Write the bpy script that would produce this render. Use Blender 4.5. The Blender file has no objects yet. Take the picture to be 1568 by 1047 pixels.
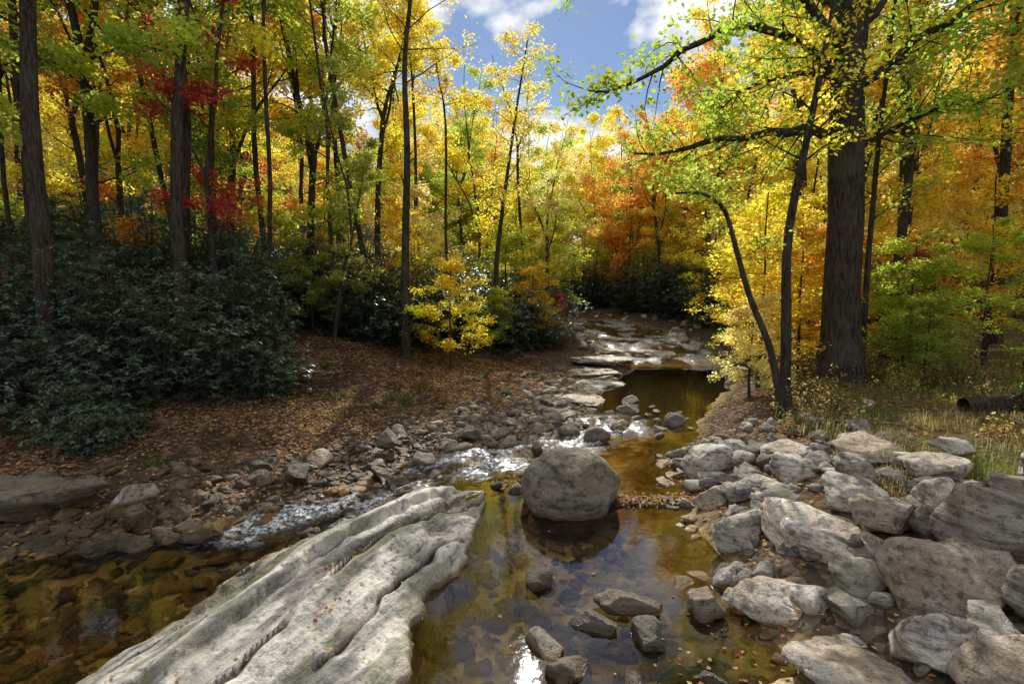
import bpy, bmesh, math, random
import numpy as np
from mathutils import Vector
R = np.random.default_rng(7)
random.seed(7)
scene = bpy.context.scene

# ------------------------------------------------------------------ noise
def _h(ix, iy, iz, s):
    v = np.sin(ix*127.1 + iy*311.7 + iz*74.7 + s*53.3)*43758.5453
    return v - np.floor(v)
def noise3(x, y, z, s=0):
    x = np.asarray(x, float); y = np.asarray(y, float); z = np.asarray(z, float)+0*x
    ix, iy, iz = np.floor(x), np.floor(y), np.floor(z)
    fx, fy, fz = x-ix, y-iy, z-iz
    fx = fx*fx*(3-2*fx); fy = fy*fy*(3-2*fy); fz = fz*fz*(3-2*fz)
    def l(a, b, t): return a+(b-a)*t
    return l(l(l(_h(ix,iy,iz,s), _h(ix+1,iy,iz,s), fx), l(_h(ix,iy+1,iz,s), _h(ix+1,iy+1,iz,s), fx), fy),
             l(l(_h(ix,iy,iz+1,s), _h(ix+1,iy,iz+1,s), fx), l(_h(ix,iy+1,iz+1,s), _h(ix+1,iy+1,iz+1,s), fx), fy), fz)*2-1
def noise2(x, y, s=0):
    x = np.asarray(x, float); y = np.asarray(y, float)
    ix, iy = np.floor(x), np.floor(y); fx, fy = x-ix, y-iy
    fx = fx*fx*(3-2*fx); fy = fy*fy*(3-2*fy)
    a = _h(ix,iy,0,s); b = _h(ix+1,iy,0,s); c = _h(ix,iy+1,0,s); d = _h(ix+1,iy+1,0,s)
    return (a+(b-a)*fx + ((c+(d-c)*fx)-(a+(b-a)*fx))*fy)*2-1
def fbm2(x, y, s=0, o=4):
    t = 0; a = 1; n = 0
    for i in range(o):
        t = t + a*noise2(x*2**i, y*2**i, s+i*7); n += a; a *= .5
    return t/n
def sst(t): 
    t = np.clip(t, 0, 1); return t*t*(3-2*t)

# ------------------------------------------------------------------ mesh builder
class MB:
    def __init__(s): s.V=[]; s.n=0; s.L=[]; s.T=[]; s.M=[]; s.A=[]; s.S=[]
    def add(s, v, f, mat=0, attr=0.5, smooth=True):
        v = np.asarray(v, float).reshape(-1,3); f = np.asarray(f, int)
        s.V.append(v); s.L.append((f+s.n).ravel()); k = len(f)
        s.T.append(np.full(k, f.shape[1])); s.M.append(np.full(k, mat))
        s.A.append(np.full(k, attr) if np.isscalar(attr) else np.asarray(attr)); s.S.append(np.full(k, smooth))
        s.n += len(v)
    def mesh(s, name, mats):
        V = np.concatenate(s.V); L = np.concatenate(s.L); T = np.concatenate(s.T)
        me = bpy.data.meshes.new(name)
        me.vertices.add(len(V)); me.vertices.foreach_set('co', V.astype(np.float32).ravel())
        me.loops.add(len(L)); me.loops.foreach_set('vertex_index', L.astype(np.int32))
        me.polygons.add(len(T)); me.polygons.foreach_set('loop_start', np.concatenate([[0], np.cumsum(T)[:-1]]).astype(np.int32))
        me.polygons.foreach_set('loop_total', T.astype(np.int32))
        me.polygons.foreach_set('material_index', np.concatenate(s.M).astype(np.int32))
        me.polygons.foreach_set('use_smooth', np.concatenate(s.S))
        at = me.attributes.new('leafvar', 'FLOAT', 'FACE'); at.data.foreach_set('value', np.concatenate(s.A).astype(np.float32))
        for m in mats: me.materials.append(m)
        me.update(calc_edges=True)
        return me
def obj(name, me, loc=(0,0,0), rot=0, scale=1, color=None, parent=None):
    o = bpy.data.objects.new(name, me); scene.collection.objects.link(o)
    o.location = loc; o.rotation_euler = (0,0,rot)
    o.scale = (scale,)*3 if np.isscalar(scale) else scale
    if color is not None: o.color = (*color, 1)
    if parent: o.parent = parent
    return o
def nrm(v): return v/np.maximum(np.linalg.norm(v, axis=-1, keepdims=True), 1e-9)

# ------------------------------------------------------------------ materials
def newmat(name):
    m = bpy.data.materials.new(name); m.use_nodes = True
    nt = m.node_tree; nt.nodes.clear()
    out = nt.nodes.new('ShaderNodeOutputMaterial')
    return m, nt, out
def N(nt, t, **kw):
    n = nt.nodes.new(t)
    for k, v in kw.items(): setattr(n, k, v)
    return n
def ramp(nt, fac, stops):
    r = nt.nodes.new('ShaderNodeValToRGB'); e = r.color_ramp.elements
    while len(e) < len(stops): e.new(.5)
    for x, (p, c) in zip(e, stops):
        x.position = p; x.color = (*c, 1) if len(c) == 3 else c
    nt.links.new(fac, r.inputs[0]); return r.outputs[0]
def mixc(nt, fac, a, b, mode='MIX'):
    m = nt.nodes.new('ShaderNodeMix'); m.data_type = 'RGBA'; m.blend_type = mode
    for s, v in ((m.inputs[0], fac), (m.inputs[6], a), (m.inputs[7], b)):
        if isinstance(v, bpy.types.NodeSocket): nt.links.new(v, s)
        elif isinstance(v, (int, float)): s.default_value = v
        else: s.default_value = (*v, 1)
    return m.outputs[2]
def math_(nt, op, a, b=0., c=0., clamp=False):
    m = nt.nodes.new('ShaderNodeMath'); m.operation = op; m.use_clamp = clamp
    for i, v in enumerate((a, b, c)):
        if isinstance(v, bpy.types.NodeSocket): nt.links.new(v, m.inputs[i])
        else: m.inputs[i].default_value = v
    return m.outputs[0]
def noisen(nt, scale, detail=4, vec=None, rough=.55, dist=0):
    n = N(nt, 'ShaderNodeTexNoise'); n.inputs['Scale'].default_value = scale; n.inputs['Detail'].default_value = detail
    n.inputs['Roughness'].default_value = rough; n.inputs['Distortion'].default_value = dist
    if vec is not None: nt.links.new(vec, n.inputs['Vector'])
    return n.outputs['Fac']
def pos(nt): return N(nt, 'ShaderNodeNewGeometry').outputs['Position']
def sepz(nt, v):
    s = N(nt, 'ShaderNodeSeparateXYZ'); nt.links.new(v, s.inputs[0]); return s.outputs

def leaf_mat(name, trans=.55, gloss=.05, grough=.45, hue=.05, nh=.07, off=.008):
    m, nt, out = newmat(name)
    oi = N(nt, 'ShaderNodeObjectInfo'); at = N(nt, 'ShaderNodeAttribute', attribute_name='leafvar')
    lv = at.outputs['Fac']
    h = math_(nt, 'MULTIPLY_ADD', lv, hue, .5-hue/2+off)
    if nh:
        nz = noisen(nt, .6, 0, pos(nt))
        h = math_(nt, 'ADD', h, math_(nt, 'MULTIPLY_ADD', nz, nh, -nh/2))
    val = math_(nt, 'MULTIPLY_ADD', lv, .9, .6)
    hsv = N(nt, 'ShaderNodeHueSaturation'); nt.links.new(oi.outputs['Color'], hsv.inputs['Color'])
    nt.links.new(h, hsv.inputs['Hue']); nt.links.new(val, hsv.inputs['Value'])
    d = N(nt, 'ShaderNodeBsdfDiffuse'); t = N(nt, 'ShaderNodeBsdfTranslucent')
    nt.links.new(hsv.outputs[0], d.inputs[0]); nt.links.new(hsv.outputs[0], t.inputs[0])
    a = N(nt, 'ShaderNodeMixShader'); a.inputs[0].default_value = trans
    nt.links.new(d.outputs[0], a.inputs[1]); nt.links.new(t.outputs[0], a.inputs[2])
    if gloss:
        g = N(nt, 'ShaderNodeBsdfGlossy')
        g.inputs['Roughness'].default_value = grough; g.inputs['Color'].default_value = (.9,.95,1,1)
        b = N(nt, 'ShaderNodeMixShader'); b.inputs[0].default_value = gloss
        nt.links.new(a.outputs[0], b.inputs[1]); nt.links.new(g.outputs[0], b.inputs[2]); a = b
    nt.links.new(a.outputs[0], out.inputs[0]); return m
LEAF = leaf_mat('autumn_leaf', .72, 0, off=.014, nh=.06)
LITTER = leaf_mat('fallen_leaf', .15, 0, .5, .09, 0)
RHODO = leaf_mat('rhododendron_leaf', .25, .20, .42, .04, .0)

def bark_mat(name, c1, c2):
    m, nt, out = newmat(name)
    tc = N(nt, 'ShaderNodeTexCoord'); mp = N(nt, 'ShaderNodeMapping'); mp.inputs['Scale'].default_value = (9,9,1.6)
    nt.links.new(tc.outputs['Object'], mp.inputs[0])
    n = noisen(nt, 2.2, 4, mp.outputs[0], .65); n2 = noisen(nt, 1.1, 2, tc.outputs['Object'])
    c = ramp(nt, n, [(.32, c1), (.62, c2)])
    c = mixc(nt, ramp(nt, n2, [(.5,(0,0,0)),(.75,(.5,.5,.5))]), c, (.12,.13,.10))
    p = N(nt, 'ShaderNodeBsdfDiffuse')
    b = N(nt, 'ShaderNodeBump'); b.inputs['Strength'].default_value = 1.; b.inputs['Distance'].default_value = .06
    nt.links.new(n, b.inputs['Height']); nt.links.new(b.outputs[0], p.inputs['Normal'])
    nt.links.new(c, p.inputs['Color']); nt.links.new(p.outputs[0], out.inputs[0]); return m
BARK = bark_mat('bark', (.022,.017,.013), (.095,.075,.058))

def rock_mat(name, dark, light, streak=False, brown=(.24,.17,.10), moss=.8):
    m, nt, out = newmat(name)
    P = pos(nt)
    tc = N(nt, 'ShaderNodeTexCoord'); mp = N(nt, 'ShaderNodeMapping')
    if streak:
        rt = N(nt, 'ShaderNodeMapping'); rt.inputs['Rotation'].default_value = (0,0,math.radians(-68.3)); nt.links.new(P, rt.inputs[0])
        mp.inputs['Scale'].default_value = (.3,2.8,1); nt.links.new(rt.outputs[0], mp.inputs[0])
    else:
        mp.inputs['Rotation'].default_value = (.5,.35,.2); mp.inputs['Scale'].default_value = (1,1,4.5); nt.links.new(tc.outputs['Object'], mp.inputs[0])
    n1 = noisen(nt, 2.2, 5, mp.outputs[0], .66); n2 = noisen(nt, 12, 5, P, .74); nb = noisen(nt, 1.5, 3, P, .65)
    c = ramp(nt, n1, [(.38, dark), (.47, tuple(a*.4+b*.6 for a, b in zip(dark, light))), (.57, light)])
    oi = N(nt, 'ShaderNodeObjectInfo'); at = N(nt, 'ShaderNodeAttribute', attribute_name='leafvar'); lv = at.outputs['Fac']
    c = mixc(nt, math_(nt, 'MULTIPLY', ramp(nt, math_(nt,'ADD',nb,math_(nt,'MULTIPLY_ADD',oi.outputs['Random'],.24,-.12)), [(.46,(0,0,0)),(.62,(1,1,1))]), .7), c, brown)
    c = mixc(nt, ramp(nt, n2, [(.36,(.8,.8,.8)),(.49,(0,0,0))]), c, tuple(x*.4 for x in dark))
    c = mixc(nt, ramp(nt, n2, [(.56,(0,0,0)),(.68,(.5,.5,.5))]), c, tuple(min(1,x*1.35) for x in light))
    tone = math_(nt, 'MULTIPLY_ADD', lv, .9, .55)
    cc = N(nt, 'ShaderNodeCombineColor')
    for i in range(3): nt.links.new(tone, cc.inputs[i])
    c = mixc(nt, 1., c, cc.outputs[0], 'MULTIPLY')
    nz = sepz(nt, N(nt, 'ShaderNodeNewGeometry').outputs['Normal'])[2]
    mf = math_(nt, 'MULTIPLY', ramp(nt, math_(nt,'ADD',math_(nt,'MULTIPLY',nb,-.6),math_(nt,'MULTIPLY',n2,.5)), [(-.0,(0,0,0)),(.05,(moss,)*3)]), math_(nt, 'MULTIPLY_ADD', nz, .8, .2, clamp=True))
    c = mixc(nt, math_(nt,'MULTIPLY',mf,.8), c, (.15,.155,.075))
    if streak:
        bd = N(nt, 'ShaderNodeAttribute', attribute_name='band').outputs['Fac']
        c = mixc(nt, bd, c, mixc(nt, 1., c, (.33,.33,.35), 'MULTIPLY'))
        ck = N(nt, 'ShaderNodeAttribute', attribute_name='crack').outputs['Fac']
        c = mixc(nt, ck, c, (.05,.04,.028))
        mg = N(nt, 'ShaderNodeAttribute', attribute_name='moss').outputs['Fac']
        c = mixc(nt, math_(nt,'MULTIPLY',mg,ramp(nt,n2,[(.4,(.2,.2,.2)),(.55,(1,1,1))])), c, (.14,.15,.045))
    p = N(nt, 'ShaderNodeBsdfPrincipled')
    z = sepz(nt, P)[2]
    wet = math_(nt, 'MULTIPLY_ADD', math_(nt, 'ADD', z, math_(nt, 'MULTIPLY', n2, -.12)), -14., .6, clamp=True)
    c = mixc(nt, wet, c, mixc(nt, 1., c, (.42,.33,.21), 'MULTIPLY'))
    ro = math_(nt, 'MULTIPLY_ADD', wet, -.45, .8)
    nt.links.new(ro, p.inputs['Roughness'])
    h = math_(nt, 'ADD', math_(nt,'MULTIPLY',n1,1.2), math_(nt, 'MULTIPLY', n2, .75))
    b = N(nt, 'ShaderNodeBump'); b.inputs['Strength'].default_value = .9; b.inputs['Distance'].default_value = .08 if not streak else .055
    nt.links.new(h, b.inputs['Height']); nt.links.new(b.outputs[0], p.inputs['Normal'])
    nt.links.new(c, p.inputs['Base Color']); nt.links.new(p.outputs[0], out.inputs[0]); return m
ROCK = rock_mat('river_rock', (.16,.14,.115), (.64,.575,.49), brown=(.34,.24,.145))
SLAB = rock_mat('bedrock', (.25,.232,.20), (.70,.65,.56), streak=True, brown=(.42,.345,.25), moss=.6)
COB = rock_mat('cobble', (.10,.078,.056), (.38,.31,.235), brown=(.20,.125,.07))
BOUL = rock_mat('boulder_stone', (.07,.06,.046), (.25,.22,.17))

# ------------------------------------------------------------------ stream layout (metres, water level of the near pool = 0)
POLY = np.array([(2.6,-8),(2.3,3.0),(2.3,3.7),(2.4,4.5),(2.3,5.4),(2.5,6.6),(2.65,7.7),(3.2,9.4),(4.5,11.9),(6.9,16),(8.6,19.5),(9.6,23.3),(9.9,28),(9.4,33),(7.4,38),(2,42.5),(-8,47),
 (-8,43.5),(0,39.5),(3.8,36),(4.9,32),(4.5,27),(3.8,20.2),(2.4,15),(1.4,11.9),(.2,10.5),(-1.0,9.95),(-2.1,9.3),(-3.2,8.3),(-3.9,7.4),(-4.8,6.8),(-6.6,6.2),(-13,5.2),(-16,-8)], float)
def sdist(x, y, poly=POLY):
    x = np.asarray(x, float); y = np.asarray(y, float)
    d = np.full(x.shape, 1e9); ins = np.zeros(x.shape, bool)
    n = len(poly)
    for i in range(n):
        ax, ay = poly[i]; bx, by = poly[(i+1) % n]
        ex, ey = bx-ax, by-ay
        t = np.clip(((x-ax)*ex+(y-ay)*ey)/(ex*ex+ey*ey), 0, 1)
        d = np.minimum(d, (x-ax-t*ex)**2+(y-ay-t*ey)**2)
        c = ((ay > y) != (by > y)) & (x < ex*(y-ay)/(ey if ey else 1e-9)+ax)
        ins ^= c
    d = np.sqrt(d); return np.where(ins, -d, d)
def level(x, y):
    return -.24*sst((-.9-x)/2.4) + .08*sst((y-10.3)/1.2) + .22*sst((y-21)/1.5)+.35*sst((y-24.5)/3)+.6*sst((y-29)/9)
def cx(y): return np.interp(y, [-8,7,12,16,20,30,36,45,300], [-1,1,3,5,6.5,7,6,-3,-3])
def terrain(x, y):
    x = np.asarray(x, float); y = np.asarray(y, float)
    d = sdist(x, y) + .22*fbm2(x*1.1, y*1.1, 3, 3)
    L = level(x, y); left = sst((cx(y)-x)/2+.5)
    o = np.maximum(d, 0)
    lz = .07*o + .75*sst((o-3.2)/6) + .05*np.maximum(o-6,0) + .20*np.clip(o-15,0,60)
    rz = .95*(1-np.exp(-o/1.9)) + .03*o + .14*np.clip(o-14,0,70)
    out = lz*left + rz*(1-left)
    n = fbm2(x*.35, y*.35, 11, 4)*.28*sst(o/5) + fbm2(x*2.2, y*2.2, 21, 3)*.05*sst((o+.3)/.6)
    bed = -.34*sst(-d/1.0) + fbm2(x*1.6, y*1.6, 5, 3)*.07*sst(-d)
    return L + np.where(d > 0, out, bed) + n
def tz(x, y): return float(terrain(np.array([x]), np.array([y]))[0])

def wgrid(x0, x1, cxx, y0, y1, cyy, nx, ny, k):
    def ax(a, b, c, n):
        u = np.linspace(np.arcsinh((a-c)/k), np.arcsinh((b-c)/k), n); return c+k*np.sinh(u)
    X, Y = np.meshgrid(ax(x0,x1,cxx,nx), ax(y0,y1,cyy,ny)); return X, Y
def gridfaces(nx, ny):
    i = np.arange(nx*ny).reshape(ny, nx)
    return np.stack([i[:-1,:-1], i[:-1,1:], i[1:,1:], i[1:,:-1]], -1).reshape(-1,4)
def vattr(me, name, arr):
    a = me.attributes.new(name, 'FLOAT', 'POINT'); a.data.foreach_set('value', np.asarray(arr, np.float32).ravel())

# ground
X, Y = wgrid(-260,260,0,-60,420,8,560,560,6)
Z = terrain(X, Y)
mb = MB(); mb.add(np.stack([X,Y,Z],-1), gridfaces(560,560))
m, nt, out = newmat('forest_floor')
P = pos(nt)
za = N(nt, 'ShaderNodeAttribute', attribute_name='bank').outputs['Fac']
vo = N(nt, 'ShaderNodeTexVoronoi'); vo.inputs['Scale'].default_value = 13; nt.links.new(P, vo.inputs['Vector'])
vs = N(nt, 'ShaderNodeSeparateColor'); nt.links.new(vo.outputs['Color'], vs.inputs[0])
lit = ramp(nt, vs.outputs[0], [(0,(.045,.028,.018)),(.4,(.11,.062,.037)),(.75,(.21,.12,.07)),(1,(.36,.24,.14))])
soil = noisen(nt, 1.3, 4, P, .65)
lit = mixc(nt, ramp(nt, soil, [(.38,(.85,.85,.85)),(.60,(0,0,0))]), lit, (.045,.032,.021))
gra = ramp(nt, vs.outputs[1], [(0,(.05,.038,.027)),(.6,(.12,.09,.063)),(1,(.22,.175,.13))])
bn = noisen(nt, 5, 5, P, .7)
bedc = ramp(nt, bn, [(.3,(.12,.08,.03)),(.5,(.38,.27,.11)),(.68,(.70,.53,.27))])
grn = mixc(nt, ramp(nt, bn, [(.4,(0,0,0)),(.6,(1,1,1))]), (.12,.08,.045), (.11,.12,.045))
c1 = mixc(nt, ramp(nt, math_(nt, 'ADD', za, math_(nt,'MULTIPLY_ADD', soil, .3, -.15)), [(.33,(0,0,0)),(.47,(1,1,1))]), gra, lit)
c1 = mixc(nt, N(nt, 'ShaderNodeAttribute', attribute_name='green').outputs['Fac'], c1, grn)
inw = ramp(nt, za, [(.18,(1,1,1)),(.25,(0,0,0))])
c = mixc(nt, inw, c1, bedc)
p = N(nt, 'ShaderNodeBsdfDiffuse')
bh = math_(nt, 'ADD', math_(nt, 'MULTIPLY', math_(nt,'MULTIPLY',vo.outputs['Distance'], -.7), math_(nt,'SUBTRACT',1.,inw)), math_(nt,'MULTIPLY',bn,.6))
b = N(nt, 'ShaderNodeBump'); b.inputs['Strength'].default_value = .8; b.inputs['Distance'].default_value = .06
nt.links.new(bh, b.inputs['Height']); nt.links.new(b.outputs[0], p.inputs['Normal']); nt.links.new(c, p.inputs['Color']); nt.links.new(p.outputs[0], out.inputs[0])
me = mb.mesh('ground', [m])
D = sdist(X, Y)
vattr(me, 'bank', np.clip(.22+D/10*1.0, 0, 1))
vattr(me, 'green', np.clip(sst((X-cx(Y))/2)*sst((D-1.5)/2)*.8, 0, 1))
obj('ground', me)

# water
X, Y = wgrid(-16,16,0,-8,50,7,520,620,5)
Dw = sdist(X, Y); Lw = level(X, Y)
path = np.array([(4.0,13.2),(2.3,11.6),(.9,10.2),(-.6,9.3),(-1.8,8.5),(-2.6,7.7),(-3.3,6.9)])
def pathd(x, y, pth):
    d = np.full(x.shape, 1e9)
    for (ax,ay),(bx,by) in zip(pth[:-1], pth[1:]):
        ex, ey = bx-ax, by-ay; t = np.clip(((x-ax)*ex+(y-ay)*ey)/(ex*ex+ey*ey), 0, 1)
        d = np.minimum(d, np.hypot(x-ax-t*ex, y-ay-t*ey))
    return d
rap = sst(1.25-pathd(X, Y, path[1:])/1.0)
rap2 = sst((Y-20.5)/1.5)*sst((48-Y)/6)
u = (X*.70+Y*.71); v = (X*-.71+Y*.70)
turb = np.abs(fbm2(u*2.2, v*5, 31, 4)); turb2 = fbm2(u*1.4, v*2.6, 41, 4)
Zw = Lw + rap*(.12*turb2+.07*turb-.01) + rap2*.12*fbm2(X*1.5,Y*1.5,51,3)
foam = np.clip(rap*sst((turb2+.12)/.38)*1.0, 0, 1)
foam = np.maximum(foam, rap2*sst((fbm2(X*1.3,Y*.8,61,4)+.12)/.25))
rip = np.clip(rap+rap2+.02, 0, 1)
F = gridfaces(520,620); keep = Dw.ravel()[F].min(1) < .45
mb = MB(); mb.add(np.stack([X,Y,Zw],-1), F[keep])
m, nt, out = newmat('stream_water')
P = pos(nt)
rn = N(nt, 'ShaderNodeAttribute', attribute_name='ripple').outputs['Fac']; fo = N(nt, 'ShaderNodeAttribute', attribute_name='foam').outputs['Fac']
hh = noisen(nt, 5, 4, P, .55)
st = math_(nt, 'MULTIPLY_ADD', rn, .9, .03)
b = N(nt, 'ShaderNodeBump'); b.inputs['Distance'].default_value = .05; nt.links.new(st, b.inputs['Strength']); nt.links.new(hh, b.inputs['Height'])
fr = N(nt, 'ShaderNodeFresnel'); fr.inputs['IOR'].default_value = 1.33; nt.links.new(b.outputs[0], fr.inputs['Normal'])
gl = N(nt, 'ShaderNodeBsdfGlossy'); gl.inputs['Roughness'].default_value = .025; nt.links.new(b.outputs[0], gl.inputs['Normal'])
tr = N(nt, 'ShaderNodeBsdfTransparent'); tr.inputs[0].default_value = (.96,.86,.62,1)
mx = N(nt, 'ShaderNodeMixShader'); nt.links.new(math_(nt, 'MULTIPLY', fr.outputs[0], 2.3, clamp=True), mx.inputs[0])
nt.links.new(tr.outputs[0], mx.inputs[1]); nt.links.new(gl.outputs[0], mx.inputs[2])
df = N(nt, 'ShaderNodeBsdfPrincipled'); df.inputs['Base Color'].default_value = (.82,.84,.86,1); df.inputs['Roughness'].default_value = .25
nt.links.new(b.outputs[0], df.inputs['Normal'])
ff = math_(nt, 'MULTIPLY', fo, ramp(nt, noisen(nt, 15, 5, P, .8), [(.44,(.0,.0,.0)),(.60,(1,1,1))]), clamp=True)
m2 = N(nt, 'ShaderNodeMixShader'); nt.links.new(ff, m2.inputs[0]); nt.links.new(mx.outputs[0], m2.inputs[1]); nt.links.new(df.outputs[0], m2.inputs[2])
nt.links.new(m2.outputs[0], out.inputs[0])
me = mb.mesh('stream_water', [m]); vattr(me, 'foam', foam); vattr(me, 'ripple', rip)
obj('stream_water', me)

# bedrock slab: water-worn, split into a few long beds that step down
SP = np.array([(-4.9,1.2),(-4.0,2.6),(-3.5,3.75),(-3.1,4.9),(-2.95,5.8),(-2.4,6.6),(-1.4,7.5),(-.4,7.75),(-.3,6.9),(-.5,5.3),(-.8,4.6),(-.85,3.7),(-1.2,1.2)], float)
NX, NY = 400, 480
gx = np.linspace(-5.6,.4,NX); gy = np.linspace(.8,8.3,NY); X, Y = np.meshgrid(gx, gy)
ds = -sdist(X, Y, SP) + .16*fbm2(X*1.5, Y*1.5, 71, 3) + .09*fbm2(X*5, Y*5, 72, 3)
al = X*.37+Y*.93; ac = X*.93-Y*.37
w = ac + .20*noise2(al*.5, ac*.9, 3) + .07*noise2(al*1.5, ac*2, 4) + .03*noise2(al*5, ac*5, 6)
lq = w*1.9+.4*noise2(al*.5,w*.7,9); led = np.floor(lq); fr_ = lq-led
ledh = _h(led,0,0,5); ledn = _h(led+1,0,0,5)
inn = sst(ds/.25)
cw = .025+.025*(noise2(al*3,led,14)+1)
gr = np.exp(-((fr_-.05)/cw)**2)*inn*(ledh > .2)*sst((noise2(al*.9,led,13)+.5)*2)
q1 = fbm2(al*.9+3,w*2.2,96,4); jt = np.exp(-(np.abs(q1)/.012)**2)*inn*sst((noise2(al*.8,w,97)+.1)*2)
fine = np.exp(-(np.abs(fbm2(al*.45,w*8,95,3))/.028)**2)*inn*sst((noise2(al*1.1,w*1.5,98)+.3)*2)
main = np.exp(-((w+3.45)/.07)**2)*inn*sst((al-3.4)/1.)
step = ledh*(1-sst((fr_-.88)/.12)) + ledn*sst((fr_-.88)/.12)
h = level(X,Y)*.4 + .04 + .24*sst(ds/1.1) + inn*(.16*step + .06*fbm2(al*.6,w*1.6,81,4) + .045*fbm2(al*.8,w*6,85,4)) - .11*gr - .03*jt - .12*main - .012*fine
pot = np.maximum(0, fbm2(X*2.1,Y*1.7,87,2)-.36)*inn; h = h-.22*pot
h = np.where(ds < .06, h - (.06-ds)*2.2, h)
h = h+.012*fbm2(X*6,Y*6,90,4)
band = np.clip(sst((fbm2(al*.5,w*2.2,101,5)+.02)/.10)*.85*sst((fbm2(al*1.6,w*8,102,3)+.25)/.3), 0, .9)
mb = MB(); mb.add(np.stack([X,Y,h],-1), gridfaces(NX,NY))
mossA = np.clip(1.3*np.exp(-(((X+2.85)/.28)**2+((Y-5.15)/.35)**2))+.9*np.exp(-(((X+2.2)/.5)**2+((Y-6.1)/.18)**2))+.8*np.exp(-(((X+2.6)/.25)**2+((Y-4.2)/.5)**2)),0,1)*sst((fbm2(X*4,Y*4,44,3)+.3)/.5)
mossB = sst((fbm2(al*.7,w*4.5,111,4)-.16)/.12)*.65
me = mb.mesh('bedrock_slab', [SLAB]); vattr(me, 'crack', np.clip(gr*1.1+fine*.7+jt*.8+main*.9+pot*2, 0, 1)); vattr(me, 'band', band)
vattr(me, 'moss', np.clip(mossA+mossB,0,1))
obj('bedrock_slab', me)
def slabi(x, y): return int(np.clip((y-gy[0])/(gy[1]-gy[0]),0,NY-1)), int(np.clip((x-gx[0])/(gx[1]-gx[0]),0,NX-1))
def slabz(x, y): return h[slabi(x,y)]

# ------------------------------------------------------------------ rocks
ICO = {}
def ico(s):
    if s not in ICO:
        bm = bmesh.new(); bmesh.ops.create_icosphere(bm, subdivisions=s, radius=1)
        ICO[s] = (np.array([v.co[:] for v in bm.verts]), np.array([[v.index for v in f.verts] for f in bm.faces])); bm.free()
    return ICO[s]
def rotm(a, b, c):
    ca,sa,cb,sb,cc,sc = math.cos(a),math.sin(a),math.cos(b),math.sin(b),math.cos(c),math.sin(c)
    return np.array([[cc,-sc,0],[sc,cc,0],[0,0,1]])@np.array([[cb,0,sb],[0,1,0],[-sb,0,cb]])@np.array([[1,0,0],[0,ca,-sa],[0,sa,ca]])
def rockv(seed, sub, cuts=9, amp=.1, box=.75, cmin=.55):
    v, f = ico(sub); r = np.random.default_rng(seed)
    v = np.sign(v)*np.abs(v)**box; v = v/np.abs(v).max()
    for _ in range(cuts):
        n = nrm(r.normal(size=3)); d = r.uniform(cmin, .9)
        t = v@n-d; v = v-np.outer(np.maximum(t,0)*.97, n)
    nn = nrm(v); o = seed*3.7
    v = v + nn*(amp*noise3(v[:,0]*1.6+o,v[:,1]*1.6,v[:,2]*1.6)+amp*.45*noise3(v[:,0]*4+o,v[:,1]*4,v[:,2]*4)
                +(amp*.3*noise3(v[:,0]*9+o,v[:,1]*9,v[:,2]*9) if sub > 2 else 0)+(amp*.16*noise3(v[:,0]*19+o,v[:,1]*19,v[:,2]*19) if sub > 3 else 0))[:,None]
    return v, f
def rock(name, x, y, zc, sx, sy, sz, rz=0, tilt=(0,0), seed=1, sub=4, mat=ROCK, tone=.5, **kw):
    v, f = rockv(seed, sub, **kw)
    v = (v*np.array([sx,sy,sz]))@rotm(tilt[0],tilt[1],rz).T
    mb = MB(); mb.add(v, f, 0, tone); return obj(name, mb.mesh(name, [mat]), (x,y,zc))
rock('boulder', .86,7.25,.13,.72,.64,.67, .3,(0.05,-.08), seed=12, sub=5, mat=BOUL, tone=.55, cuts=9, amp=.07, box=.95, cmin=.84)
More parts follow.
